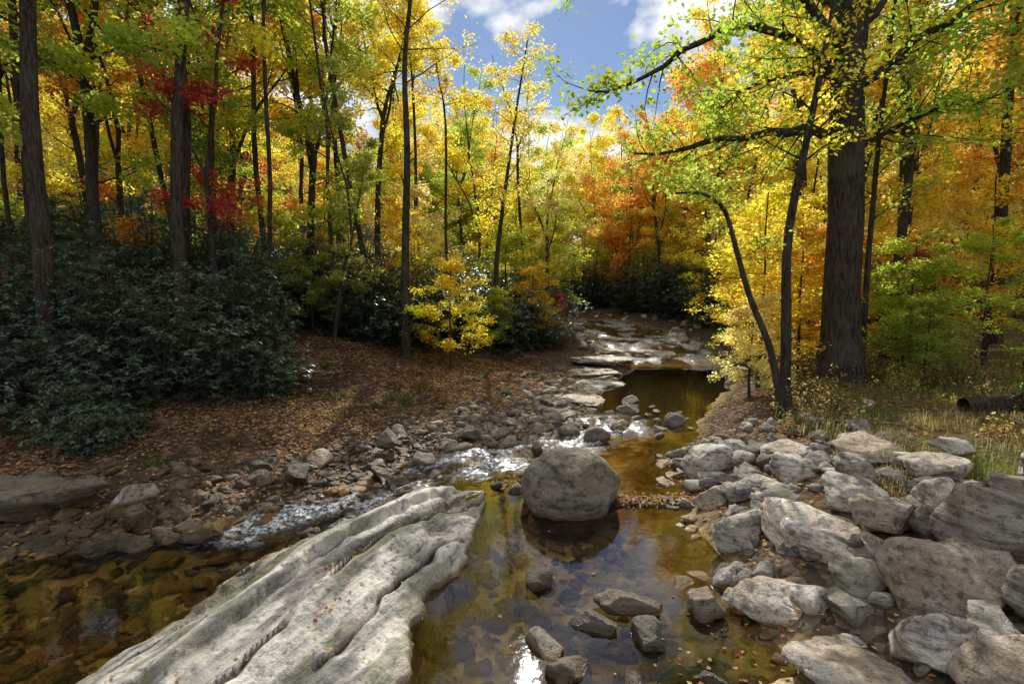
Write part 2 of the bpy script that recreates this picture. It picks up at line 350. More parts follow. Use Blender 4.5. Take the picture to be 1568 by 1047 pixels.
HR = [(3.15,8.2,.30,.46,.42,.42,.5,.1,.1,.6),(2.85,7.0,.10,.32,.28,.24,0,0,0,.5),(2.70,5.85,.18,.42,.36,.32,.4,.2,-.1,.35),
(3.35,5.15,.45,.80,.42,.36,-.75,.12,.30,1.),(2.55,4.65,.12,.60,.36,.24,-.35,.05,.12,.65),(1.85,4.72,.03,.29,.25,.23,1,0,.2,.1),
(3.75,4.15,.60,.60,.46,.44,.4,.2,.1,.4),(2.62,3.62,.14,.58,.44,.30,-.3,.1,.1,.55),(3.2,3.6,.42,.48,.36,.30,.2,-.1,.1,.6),
(4.5,4.5,.95,.62,.46,.38,.5,.1,.1,.15),(3.9,5.2,.72,.46,.34,.24,-.2,0,.15,.5),(4.05,5.95,.62,.50,.38,.26,.1,.1,0,.45),
(4.6,5.35,.86,.38,.28,.26,.9,.2,0,.3),(4.2,4.9,.80,.26,.24,.22,.2,0,.2,.0),(3.95,6.95,.50,.48,.38,.28,.5,.1,.2,.55),
(4.35,7.8,.60,.42,.34,.22,0,.1,0,.7),(5.1,7.0,.82,.56,.40,.26,.2,.1,0,.65),(3.25,6.25,.35,.40,.32,.26,.8,.2,.1,.3),
(2.85,5.05,.10,.25,.2,.18,0,0,0,.0),(5.2,6.15,.92,.44,.34,.2,-.3,0,.1,.6),(5.3,5.3,.98,.34,.28,.2,.5,.1,0,.2),
(4.0,3.55,.70,.36,.34,.30,.8,0,.2,.2),(3.4,3.1,.50,.42,.36,.30,.1,.1,0,.55),(4.4,3.5,.95,.38,.32,.24,.1,.1,0,.2),
(6.0,5.7,1.05,.30,.26,.18,.4,0,0,.5),(5.9,6.7,1.02,.34,.27,.18,.9,0,0,.6),(3.5,7.4,.34,.32,.27,.22,.9,0,.1,.3),
(3.0,4.3,.26,.3,.24,.22,.9,.1,.1,.1),(3.45,5.75,.42,.26,.22,.2,.3,.2,0,.2),(4.5,6.5,.74,.34,.27,.22,.4,.1,0,.3),(3.3,4.55,.42,.3,.24,.2,.2,.1,.2,.3),(3.6,8.3,.42,.36,.3,.24,1.2,0,.1,.5),(3.55,6.65,.42,.26,.24,.2,.7,.1,.1,.7)]
for i,(x,y,z,sx,sy,sz,rz,a,b_,t) in enumerate(HR):
    fl = i in (3,4,8,10,16,11)
    rock('bank_rock', x,y,z,sx,sy,sz,rz,(a,b_),seed=101+i,tone=t*1.15-.05, cuts=20 if fl else 16, amp=.11, box=.52 if fl else .64, cmin=.46 if fl else .5)
WR = [(.27,5.15,.02,.19,.16,.17,.1),(1.12,4.72,.06,.32,.17,.10,.2),(.78,4.5,-.02,.24,.2,.14,.25),(1.2,4.25,.02,.17,.2,.15,.2),(.30,4.15,.0,.22,.16,.10,.55),
(.45,3.85,.0,.20,.16,.12,.4),(.95,3.75,-.02,.17,.12,.10,.2),(1.5,3.9,-.12,.3,.22,.14,.2),(1.75,10.6,.08,.36,.27,.2,.2),(1.2,10.9,.08,.27,.22,.17,.3),(2.3,11.2,.06,.22,.17,.12,.3),
(-1.6,9.15,.02,.28,.22,.19,.45),(-.2,7.95,-.02,.14,.12,.10,.1),(.1,7.75,-.03,.2,.14,.12,.3),(-2.45,9.9,.18,.34,.26,.22,.4),(-5.6,7.3,.02,.32,.24,.30,.5),(-5.15,6.9,-.08,.26,.2,.2,.4),
(-4.2,6.6,-.2,.3,.2,.12,.3),(-.9,10.4,.2,.2,.18,.2,.35),(-3.6,8.4,.05,.3,.24,.18,.4),(-2.0,8.3,-.12,.16,.14,.12,.2),(.5,9.9,.0,.2,.15,.15,.2),
(3.0,13.0,.08,.36,.26,.16,.3),(3.3,14.2,.08,.3,.25,.15,.3),(3.7,11.6,.12,.3,.26,.2,.3)]
for i,(x,y,z,sx,sy,sz,t) in enumerate(WR):
    rock('stream_rock', x,y,z,sx,sy,sz,i*1.3 if i != 1 else -.2,(.1,.1),seed=201+i,sub=4,mat=ROCK if t>.42 else BOUL,tone=t,amp=.12,cuts=13,box=.68,cmin=.52)
for i,(x,y,sx,sy,a) in enumerate([(2.0,14.6,1.5,.9,1.1),(2.9,17.0,1.7,1.1,1.25),(3.5,19.6,1.8,1.2,1.4),(4.2,22.2,1.9,1.3,1.2),(4.9,25.0,1.8,1.4,1.4),(6.9,24.0,1.2,.55,.2),(8.6,27.5,1.2,.8,1.),(5.4,28.5,1.7,1.2,1.5)]):
    rock('bedrock_ledge', x,y,float(level(x,y))-.02,sx,sy,.24,a,(.07,.05),seed=241+i*3,sub=5,mat=ROCK,tone=.85,amp=.24,cuts=16,box=.7,cmin=.42)
rock('bedrock_shelf', -7.4,7.35,.05,1.7,.85,.38,.12,(-.18,.05),seed=271,sub=5,mat=BOUL,tone=.35,amp=.16,cuts=14,box=.65,cmin=.5)

VAR = {s: [rockv(300+i, s, cuts=12, amp=.13, box=.75, cmin=.5)[0] for i in range(14)] for s in (1,2,3)}
def scatter(name, pts, sizes, mat, zf, flat=.6, sub=None, sink=.25, tone=(.1,.9)):
    mb = MB()
    for (x, y), s, z in zip(pts, sizes, zf):
        sb = sub or (1 if s < .05 else 2 if s < .15 else 3)
        v = VAR[sb][R.integers(14)]*np.array([s*R.uniform(.85,1.4), s*R.uniform(.7,1.1), s*R.uniform(.45,.8)*flat/.6])
        v = v@rotm(R.normal()*.25, R.normal()*.25, R.uniform(0,6.28)).T
        mb.add(v+np.array([x,y,z+s*sink]), ico(sb)[1], 0, R.uniform(*tone))
    return obj(name, mb.mesh(name, [mat]))
def sample(n, xr, yr, cond):
    out = []
    while len(out) < n:
        x = R.uniform(*xr, 4000); y = R.uniform(*yr, 4000); k = cond(x, y, sdist(x, y)); out += list(zip(x[k], y[k]))
    return np.array(out[:n])
isl = lambda x, y: x < cx(y)
p1 = sample(3900, (-9.5,5), (6,19), lambda x,y,d: isl(x,y)&(d>-.3)&(d<3.6)&(R.random(x.shape) < np.clip(1.1-d/2.8,0,1)*np.clip(9/y,0,1)))
s1 = np.clip(np.exp(R.normal(-2.95,.62,len(p1))), .025, .26)
scatter('gravel_bar_stones', p1, s1, COB, terrain(p1[:,0],p1[:,1]), sink=.1, tone=(-.1,1.1))
p2 = sample(3600, (-9,3), (2.5,9.5), lambda x,y,d: (d<-.1)&(sdist(x,y,SP)>-.1)&((x<-1)|(R.random(x.shape)<.4))); s2 = np.clip(np.exp(R.normal(-2.45,.5,len(p2))), .03, .22)
BEDM = rock_mat('streambed_stone', (.24,.16,.065), (.80,.62,.34), brown=(.44,.26,.08), moss=.2)
scatter('streambed_stones', p2, s2, BEDM, terrain(p2[:,0],p2[:,1]), flat=.42, sink=.12, tone=(-.45,1.2))
p3 = sample(340, (2.2,7.0), (2.5,10), lambda x,y,d: (~isl(x,y))&(d>-.1)&(d<3.0)); s3 = np.clip(np.exp(R.normal(-2.3,.5,len(p3))), .04, .22)
scatter('rubble_stones', p3, s3, ROCK, terrain(p3[:,0],p3[:,1]), tone=(-.3,.6))
t = R.random(170); p4 = np.stack([1.4+1.5*t+R.normal(0,.05,170), 7.35-.05*t+R.normal(0,.10,170)],1)
t = R.random(150); p5 = np.stack([np.interp(t*6, range(7), path[:,0]), np.interp(t*6, range(7), path[:,1])],1)+R.normal(0,.5,(150,2))
p45 = np.concatenate([p4,p5]); zz = np.concatenate([np.full(170,-.03), level(p5[:,0],p5[:,1])-.06])
scatter('stream_pebbles', p45, np.concatenate([R.uniform(.03,.09,170),R.uniform(.05,.15,150)]), COB, zz, tone=(.0,.6))
p6 = sample(120, (3.5,11.5), (17,44), lambda x,y,d: (d>-.5)&(d<1.3))
scatter('upstream_stones', p6, np.clip(np.exp(R.normal(-1.7,.5,120)),.1,.45), ROCK, terrain(p6[:,0],p6[:,1])+.05, sub=2)

# ------------------------------------------------------------------ plants
def tube(mb, pts, rad, sides=6, mat=0):
    pts = np.asarray(pts, float); rad = np.asarray(rad, float); n = len(pts)
    t = nrm(np.gradient(pts, axis=0)); ref = np.array([.31,.95,.05]) if abs(t[0,2]) > .6 else np.array([.05,.1,1.])
    a = nrm(np.cross(t, ref)); b = np.cross(t, a)
    an = np.linspace(0, 2*math.pi, sides, endpoint=False)
    v = pts[:,None]+rad[:,None,None]*(np.cos(an)[None,:,None]*a[:,None]+np.sin(an)[None,:,None]*b[:,None])
    i = np.arange(n*sides).reshape(n, sides); j = np.roll(i, -1, 1)
    mb.add(v.reshape(-1,3), np.stack([i[:-1],j[:-1],j[1:],i[1:]],-1).reshape(-1,4), mat)
def leaves(mb, c, size, attr, r, asp=.38, up=.8, mat=1, droop=.15):
    n = len(c); nn = nrm(np.array([0,0,up])+r.normal(size=(n,3))*.6)
    d = nrm(np.cross(nn, r.normal(size=(n,3)))); d[:,2] -= droop; d = nrm(d); w = nrm(np.cross(nn, d))
    s = (size*r.uniform(.7,1.3,n))[:,None]
    v = np.stack([c, c+.45*d*s+asp*w*s+nn*.08*s, c+d*s, c+.45*d*s-asp*w*s+nn*.08*s], 1)
    mb.add(v.reshape(-1,3), np.arange(4*n).reshape(n,4), mat, np.clip(attr,0,1), False)
def walk(p, d, L, r, n=6, wob=.12, grav=0.):
    pts = [np.array(p, float)]; d = nrm(np.array(d, float))
    for _ in range(n):
        d = nrm(d+r.normal(size=3)*wob+np.array([0,0,grav])); pts.append(pts[-1]+d*L/n)
    return np.array(pts)
def at(pts, t):
    k = t*(len(pts)-1); i = min(int(k), len(pts)-2); return pts[i]+(pts[i+1]-pts[i])*(k-i)
def foliate(mb, limb, L, r, nsub, per, lsize, sig=.22, subL=.4, rr=.02, up=.8, start=.25, flat=.6):
    for k in range(nsub):
        t = start+(1-start)*(k+r.random())/nsub; p = at(limb, t); ax = nrm(at(limb, min(1,t+.05))-at(limb, max(0,t-.05)))
        side = nrm(np.cross(ax, r.normal(size=3))); side[2] = side[2]*.5+.05
        sl = L*subL*(1.15-.6*t)*r.uniform(.6,1.2)
        sb = walk(p, ax*.6+side, sl, r, 4, .2)
        tube(mb, sb, np.linspace(rr*(1.2-.7*t), rr*.15, 5), 4)
        pr = int(per*r.uniform(.4,1.6))
        q = r.uniform(.15,1.05,pr)
        idx = np.clip(q*4,0,3.999); i0 = idx.astype(int); c = sb[i0]+(sb[i0+1]-sb[i0])*(idx-i0)[:,None]
        c = c+r.normal(size=(pr,3))*np.array([sig,sig,sig*flat])
        leaves(mb, c, lsize, np.clip(.5+r.normal()*.16+r.normal(size=pr)*.17,0,1), r, up=up)
def tree_mesh(name, seed, H, r0, start, spread, nl=34, nsub=8, per=95, lsize=.13, trunk=None, sig=.24, up=.8, elev=(.2,.9), top=1.):
    r = np.random.default_rng(seed); mb = MB()
    if trunk is None:
        n = 12; zz_ = np.linspace(0,H,n); wx = np.cumsum(r.normal(0,.075,n))*H/20; wy = np.cumsum(r.normal(0,.075,n))*H/20
        trunk = np.stack([wx-wx[0], wy-wy[0], zz_],1)
    n = len(trunk); tt = np.linspace(0,1,n)
    rad = r0*(1-.85*tt)+.01; rad[0] *= 1.35
    tube(mb, trunk, rad, 10)
    for k in range(nl):
        t = start+(top-start)*((k+r.random())/nl)**.9; p = at(trunk, min(t,.995)); az = k*2.4+r.normal()*.4
        prof = math.sin(min(1,(1-t)/(1-start)*.85+.18)*math.pi*.62+.15)
        L = spread*prof*r.uniform(.6,1.15); e = r.uniform(*elev)
        lb = walk(p, (math.cos(az), math.sin(az), e), L, r, 6, .13, -.01)
        rb = r0*(1-.85*t)*.38
        tube(mb, lb, np.linspace(rb, rb*.2, 7), 5)
        foliate(mb, lb, L, r, nsub, per, lsize, sig, rr=max(rb*.3,.008), up=up)
    return mb.mesh(name, [BARK, LEAF])
def forked(name, seed, H, r0, fork, spread, nlead=3, nl=9, low=5, nsub=6, per=60, lsize=.15, sig=.22):
    r = np.random.default_rng(seed); mb = MB(); hf = fork*H
    tk = walk((0,0,-.1), (r.normal()*.03,r.normal()*.03,1), hf, r, 8, .035)
    rad = np.linspace(r0, r0*.7, 9); rad[0] *= 1.35; tube(mb, tk, rad, 10)
    a0 = r.uniform(0,6.28)
    leads = []
    for k in range(nlead):
        az = a0+k*6.28/nlead+r.normal()*.4; tl = (H-hf)*(1 if k == 0 else r.uniform(.6,.95)); o = .12 if k == 0 else r.uniform(.28,.5)
        s = at(tk, 1 if k < 2 else .9)
        leads.append(walk(s, (math.cos(az)*o, math.sin(az)*o, 1), tl*1.03, r, 9, .09, .03))
        tube(mb, leads[-1], np.linspace(r0*(.62 if k == 0 else .45), .015, 10), 7)
    def limb(p, az, L, e, rb):
        lb = walk(p, (math.cos(az), math.sin(az), e), L, r, 6, .17, .01)
        tube(mb, lb, np.linspace(rb, rb*.2, 7), 5); foliate(mb, lb, L, r, nsub, per, lsize, sig, rr=max(rb*.35,.008), subL=.45)
    for ld in leads:
        for k in range(nl):
            t = .12+.86*(k+r.random())/nl; limb(at(ld,t), k*2.4+r.normal()*.6, spread*(1.1-.75*t)*r.uniform(.5,1.15), r.uniform(.15,1.1), r0*.3*(1.1-t))
    for k in range(low):
        t = r.uniform(.55,.98); limb(at(tk,t), r.uniform(0,6.28), spread*r.uniform(.35,.8), r.uniform(.1,.5), r0*.18)
    return mb.mesh(name, [BARK, LEAF])
TALL = [forked('tall_tree_%d'%i, 400+i, h_, r_, s_, sp, nlead=n_) for i,(h_,r_,s_,sp,n_) in enumerate([(20,.19,.42,3.6,3),(22,.22,.5,3.9,3),(18,.15,.36,3.2,2),(21,.18,.52,3.5,3),(19,.2,.38,4.0,3)])]
THIN = [forked('thin_tree_%d'%i, 420+i, h_, .10, s_, 2.3, nlead=2, nl=9, low=6, per=38, lsize=.13, sig=.17) for i,(h_,s_) in enumerate([(15,.35),(17,.5),(13,.4)])]
POLE = [forked('pole_tree_%d'%i, 425+i, h_, r_, .68, 2.0, nlead=2, nl=6, low=2, per=34, lsize=.13, sig=.17) for i,(h_,r_) in enumerate([(17,.11),(19,.13),(16,.085)])]
BROAD = [forked('broad_tree_%d'%i, 430+i, h_, .22, .22, sp, nlead=4, nl=10, low=5, nsub=6, per=66, lsize=.22, sig=.35) for i,(h_,sp) in enumerate([(16,4.6),(18,5.0),(14,4.4)])]
SMALL = [tree_mesh('small_tree_%d'%i, 440+i, h_, .05, .18, sp, nl=28, nsub=8, per=36, lsize=.10, sig=.11, up=1.4, elev=(-.05,.35)) for i,(h_,sp) in enumerate([(5,2.0),(6.5,2.3),(4,1.8)])]
def rhodo_mesh(name, seed, H, Rr, nst=26):
    r = np.random.default_rng(seed); mb = MB()
    for k in range(nst):
        az = r.uniform(0,6.28); q = r.random()**.6; tgt = np.array([math.cos(az)*q*Rr, math.sin(az)*q*Rr, H*(1-.55*q*q)*r.uniform(.5,1)])
        st = np.array([r.normal()*.25, r.normal()*.25, -.1]); mid = st*.5+tgt*.5+np.array([0,0,-.15*H])*r.random()+r.normal(size=3)*.12
        pts = np.array([st, (st+mid)/2+r.normal(size=3)*.05, mid, (mid+tgt)/2+np.array([0,0,.05]), tgt])
        tube(mb, pts, np.linspace(.03,.008,5), 5)
        for j in range(22):
            b0 = at(pts, r.uniform(.35,1)); sp = b0+r.normal(size=3)*np.array([.36,.36,.28]); sp[2] = max(sp[2], .15)
            m_ = 12; a = r.uniform(0,6.28)+np.arange(m_)*6.28/m_*2.1; dn = r.uniform(-.6,.35,m_)
            d = nrm(np.stack([np.cos(a),np.sin(a),dn],1)); w_ = nrm(np.cross(d, [0,0,1.])); s = r.uniform(.13,.21,m_)[:,None]
            c = sp+r.normal(size=(m_,3))*.02
            v = np.stack([c, c+.5*d*s+.19*w_*s, c+d*s, c+.5*d*s-.19*w_*s],1)
            mb.add(v.reshape(-1,3), np.arange(4*m_).reshape(m_,4), 1, np.clip(.45+r.normal()*.15+r.normal(size=m_)*.17,0,1), False)
    return mb.mesh(name, [BARK, RHODO])
RHO = [rhodo_mesh('rhodo_%d'%i, 460+i, h_, rr_, n_) for i,(h_,rr_,n_) in enumerate([(3.4,2.1,44),(2.6,1.8,34),(4.0,2.0,42)])]
def herb_mesh(name, seed, H, Rr, n=40, lsize=.07, lf=26):
    r = np.random.default_rng(seed); mb = MB()
    for k in range(n):
        p = np.array([r.normal()*Rr*.4, r.normal()*Rr*.4, -.05]); L = H*r.uniform(.5,1.1)
        st = walk(p, (r.normal()*.35, r.normal()*.35, 1), L, r, 5, .1, -.02); tube(mb, st, np.linspace(.007,.002,6), 3)
        q = r.uniform(.2,1,lf)*4.999; i0 = q.astype(int); c = st[i0]+(st[i0+1]-st[i0])*(q-i0)[:,None]+r.normal(size=(lf,3))*.035
        leaves(mb, c, lsize, np.clip(.5+r.normal()*.2+r.normal(size=lf)*.15,0,1), r, asp=.28, droop=.4)
    return mb.mesh(name, [BARK, LEAF])
HERB = [herb_mesh('herb_%d'%i, 480+i, h_, rr_, n_, lf=l_) for i,(h_,rr_,n_,l_) in enumerate([(.9,.6,36,20),(1.6,.8,40,22),(.5,.5,40,24)])]
def grass_mesh(name, seed, n=260, H=.35, Rr=.35):
    r = np.random.default_rng(seed); mb = MB()
    for k in range(n):
        p = np.array([r.normal()*Rr, r.normal()*Rr, -.03]); az = r.uniform(0,6.28); d = np.array([math.cos(az),math.sin(az),0]); w = np.array([-d[1],d[0],0])*.004; L = H*r.uniform(.5,1.2)
        a = p; b = p+d*L*.2+np.array([0,0,L*.7]); c = p+d*L*.6+np.array([0,0,L*.95])
        mb.add([a-w,a+w,b+w,b-w,c], [[0,1,2,3]], 0, r.random(), False)
        mb.add([b-w,b+w,c], [[0,1,2]], 0, r.random(), False)
    return mb.mesh(name, [LEAF])
GRASS = [grass_mesh('grass_%d'%i, 490+i) for i in range(2)]

YEL=(.86,.66,.09); GOLD=(.86,.55,.09); ORG=(.84,.40,.10); RED=(.58,.07,.08); YG=(.60,.62,.10); GRN=(.30,.42,.10); PALE=(.88,.74,.32); DGR=(.12,.18,.09); OLV=(.42,.42,.09)
def plant(name, me, x, y, col, sc=1, rot=None, parent=None, dz=-.1):
    return obj(name, me, (x, y, tz(x,y)+dz), R.uniform(0,6.28) if rot is None else rot, sc*R.uniform(.93,1.07), col, parent)

# hero oak over the right bank
r = np.random.default_rng(99); mb = MB(); bz = tz(7.75,12)
tk = np.array([(7.8,12,bz-.2),(7.72,12,bz+1.2),(7.68,12,3.2),(7.72,12.05,4.8),(7.6,12,6.4),(7.55,12,8),(7.75,12.1,9.8),(7.9,12.2,12),(7.8,12.3,15),(8,12.3,18)])
tube(mb, tk, [.58,.42,.38,.37,.36,.33,.26,.2,.12,.04], 16)
LIMBS = [([(7.5,12,6.6),(6.3,11.9,6.75),(5.2,11.7,6.5),(4.2,11.4,6.35),(3.2,11,6.0),(2.6,10.8,5.9)],.12,.5),
 ([(7.5,12,7.4),(6.8,11.8,8.3),(5.6,11.5,8.75),(4.2,11.2,8.5),(3.1,11,7.8),(2.3,10.8,7.2),(1.5,10.6,7.1)],.12,.75),
 ([(7.6,12,8.2),(6.6,11.8,9.4),(5.2,11.4,10.1),(3.5,11,10.2),(1.8,10.6,9.9),(.7,10.4,9.5)],.12,.6),
 ([(7.6,12,7.9),(6.6,12.3,8.2),(5.6,12.6,7.9),(4.9,12.8,7.5)],.08,.7),
 ([(7.7,12,9),(6.9,12.5,10.5),(6.1,12.8,11.6),(5.2,13,12.3)],.12,.6),
 ([(7.7,12,7.6),(8.8,11.8,8.5),(10,11.5,9.3),(11.4,11.3,9.6)],.12,.8),
 ([(7.7,12,8.8),(8.6,12.2,10),(9.8,12.2,11),(11,12.4,11.6)],.1,.8),
 ([(7.7,12.2,6.2),(8.6,12,6.8),(9.6,11.6,7.2),(10.6,11.4,7.3)],.08,.6),
 ([(7.7,12.2,9.5),(7.3,13.5,10.6),(6.8,15,11.6)],.1,.8)]
for pts, r0, dn in LIMBS:
    pts = np.array(pts, float); q = np.linspace(0, len(pts)-1, 14); i0 = np.minimum(q.astype(int), len(pts)-2); P_ = pts[i0]+(pts[i0+1]-pts[i0])*(q-i0)[:,None]
    P_[1:-1] = (P_[:-2]+P_[1:-1]*2+P_[2:])/4; P_[1:] += r.normal(size=(13,3))*.05
    tube(mb, P_, np.linspace(r0, r0*.15, 14), 8)
    foliate(mb, P_, 4.5, r, 24, int(80*dn), .115, .18, subL=.42, rr=.022, start=.12, flat=.5)
oak = obj('oak_tree', mb.mesh('oak_tree', [BARK, LEAF]), color=(.48,.56,.07))
def custom(name, pts, r0, col, seed, nl=22, start=.3, spread=1.6, per=34, lsize=.1, nsub=6):
    pts = np.array(pts, float); o = pts[0].copy(); tr_ = pts-o
    q = np.linspace(0, len(tr_)-1, 18); i0 = np.minimum(q.astype(int), len(tr_)-2); T_ = tr_[i0]+(tr_[i0+1]-tr_[i0])*(q-i0)[:,None]
    T_[1:-1] = (T_[:-2]+T_[1:-1]*2+T_[2:])/4
    me = tree_mesh(name, seed, 10, r0, start, spread, nl=nl, nsub=nsub, per=per, lsize=lsize, trunk=T_, sig=.16)
    return obj(name, me, o, color=col)
custom('maple_tree', [(5.95,11,tz(5.95,11)-.1),(5.9,11,2.5),(5.8,11,4.2),(6.1,11,6),(6.35,11,7.5),(6.7,11.1,9.5),(6.9,11.3,12)], .11, YEL, 501, start=.45, spread=1.8, per=22)
custom('maple_tree', [(5.4,10,tz(5.4,10)-.1),(5.1,10,2.0),(4.65,10,2.9),(4.3,10,4.0),(4.05,9.9,4.7),(3.6,9.8,4.95),(3.0,9.6,4.9)], .065, YG, 502, start=.45, spread=.9, per=12, nl=11)
custom('birch_tree', [(8.6,12.5,tz(8.6,12.5)-.1),(8.6,12.5,4),(8.7,12.5,7),(8.9,12.5,10),(9,12.5,13)], .07, OLV, 503, start=.3, spread=1.6, per=20)
custom('maple_tree', [(-3.8,18.2,tz(-3.8,18.2)-.1),(-3.75,18.2,5),(-3.6,18.2,8),(-3.7,18.2,11),(-3.3,18.3,14),(-3.2,18.3,18)], .15, GOLD, 504, start=.55, spread=2.6, per=26, nl=22)
custom('hickory_tree', [(-.9,24,tz(-.9,24)-.1),(-.7,24,5),(-.3,24,8),(.2,24,11.5),(.7,24.2,14.5)], .13, YEL, 505, start=.35, spread=2.3, per=32, nl=24)

NT = [(-11.4,12.6,'tall_oak_tree',TALL[1],YG,1.),(-9.7,15,'tall_oak_tree',TALL[3],YG,1.),(-9.4,16.5,'red_maple_tree',THIN[0],RED,1.),(-13.5,17,'hickory_tree',TALL[0],YG,1.),
(-6.0,17.2,'maple_tree',THIN[2],OLV,.7),(-7.3,20.5,'hickory_tree',THIN[0],YG,1.15),(-6.4,25,'maple_tree',TALL[3],YEL,.9),(-8.9,22.5,'hickory_tree',TALL[4],YG,.95),
(-2.2,30,'maple_tree',TALL[2],YEL,.8),(-12,22,'hickory_tree',TALL[4],YEL,1.),(-16,14,'tulip_tree',TALL[3],YG,1.1),(-15.5,20.5,'red_maple_tree',TALL[2],ORG,1.),
(-10.5,26.5,'maple_tree',TALL[2],ORG,1.),(-19,19,'tulip_tree',TALL[4],YG,1.05),(-5.9,31,'maple_tree',TALL[1],GOLD,.76),(1.6,36,'birch_tree',THIN[0],YEL,1.),(-11,19,'tulip_tree',THIN[1],GRN,1.1),
(10.6,14.5,'maple_tree',TALL[2],YEL,.9),(12.8,12.5,'maple_tree',TALL[0],YG,.9),(11.5,18,'maple_tree',TALL[4],GOLD,.9),(15.5,15,'hickory_tree',TALL[2],YEL,1.),(10.8,19.5,'birch_tree',THIN[0],YEL,.9),
(14.8,10.5,'red_maple_tree',THIN[2],ORG,1.),(18,12,'tulip_tree',TALL[4],YEL,1.),(13,23,'maple_tree',TALL[1],YEL,1.),(18,19,'maple_tree',TALL[3],ORG,1.),(12,26,'maple_tree',TALL[2],YEL,.85),(17.5,26,'hickory_tree',TALL[0],YG,.95),
(12.8,33,'maple_tree',TALL[4],YEL,.85),(-14.5,25,'maple_tree',TALL[0],GRN,1.)]
for x,y,nm,me_,col,sc in NT: plant(nm, me_, x, y, col, sc)
for i,(x,y,col) in enumerate([(-13.2,13.4,YG),(-10.6,16.8,YG),(-8.2,17.6,YEL),(-5.6,20.8,YEL),(-7.9,24,GOLD),(-4.6,26,YEL),(-12.4,19.6,YG),(-15.2,16.6,GRN),(-2.9,22.8,YEL),(1.0,29.5,PALE),(-9.9,21,YG),(12.2,16,YEL),(9.9,16.4,GOLD),(14.4,19,YG),(-17.2,17.6,YG)]):
    plant('poplar_tree', POLE[i%3], x, y, col, .85 if -4 < x < 2 else 1.)
for x,y,col,sc,k in [(-2.2,18.2,YEL,.8,0),(6.9,14.2,YEL,.85,1),(5.9,12.6,PALE,.62,2),(7.5,13.3,GOLD,.8,0),(9.2,17,YEL,1.,1),(9.4,15,ORG,.9,0),(10,13,YG,.7,2),(-.8,22,YG,.7,2),(10.7,21,YG,.8,1),
 (1.0,25,GOLD,.8,0),(2.4,28,RED,.6,2),(11.2,23,YEL,1.,1),(-7.2,18.5,OLV,.7,0),(9.2,11.3,OLV,.5,2),(11.3,12.2,YG,.6,1),(13,14,GOLD,.9,1),(0.2,30,YEL,1.1,1),(-5,26.5,YEL,1.1,0),(2.0,34,YEL,1.2,1),(11.4,29,YEL,1.2,1),(8.4,41.5,YG,1.2,1),(9.7,12.4,YG,.7,0),
 (13.6,16.5,RED,.7,0),(8.8,19.0,YEL,.9,1),(-4.6,22.6,GOLD,.9,1)]:
    plant('understory_beech_tree' if col is YEL else 'understory_maple_tree', SMALL[k], x, y, col, sc)
for x,y,k,sc in [(-8.3,12.4,0,.95),(-6.6,13.4,1,.7),(-10.2,12.9,2,.95),(-9,10.8,1,.7),(-11.8,11,0,.85),(-12.8,14.6,2,1.1),(-7.8,15,2,.9),(-5.2,19.6,0,1.15),(-4.1,21,2,1.05),(-6.9,22,2,1.2),(-9.8,18,2,1.2),
 (-2.0,22.6,0,1.),(-.2,23.4,1,1.15),(1.0,25.4,0,1.),(1.6,27.6,1,1.1),(2.2,31,0,1.1),(-3,25,2,1.2),(-12.5,18.5,0,1.3),(-15,17,2,1.2),(0.0,27,2,1.1),(-9.5,22,0,1.3),(-13,24,2,1.4),(-16,22,0,1.4),(-14.8,12.5,2,1.),(12,31,0,1.2),(11.8,26,1,1.),
 (-18,15.5,0,1.3),(-8.1,10,1,.45),(1.6,35.5,0,1.3),(10.9,34.5,2,1.2),(9.9,39,0,1.4),(7.4,43,2,1.3),(5,44,0,1.4),(2.5,45.5,2,1.4),(-2,37.5,2,1.3),(11.2,36.5,2,1.3)]:
    plant('rhododendron_bush', RHO[k], x, y, DGR, sc)
for i in range(46):
    while True:
        x = R.uniform(3.6,12); y = R.uniform(7,13.5); d_ = float(sdist(np.array([x]),np.array([y]))[0])
        if x > cx(y)+1 and d_ > .9+max(0,(9.5-y))*.85: break
    k = R.integers(3); plant('wildflower_clump', HERB[k], x, y, [OLV,(.5,.36,.14),(.5,.44,.12),(.42,.27,.12),GRN,(.35,.25,.12)][R.integers(6)], R.uniform(.55,.95))
for i in range(36):
    while True:
        x = R.uniform(-11,2); y = R.uniform(8,17); d_ = float(sdist(np.array([x]),np.array([y]))[0])
        if x < cx(y)-1 and d_ > 2.8: break
    plant('fern_clump', HERB[[2,0][i%2]], x, y, [(.25,.22,.07),(.16,.2,.06),(.3,.18,.08),DGR][R.integers(4)], R.uniform(.35,.7))
gp = bpy.data.objects.new('grass', None); scene.collection.objects.link(gp)
for i in range(120):
    while True:
        x = R.uniform(3.4,14); y = R.uniform(5.5,13.5); d_ = float(sdist(np.array([x]),np.array([y]))[0])
        if x > cx(y)+1 and d_ > 2.1: break
    plant('tuft', GRASS[i%2], x, y, [(.36,.3,.14),(.36,.25,.12),(.28,.3,.08)][R.integers(3)], R.uniform(.4,.85), parent=gp, dz=0)
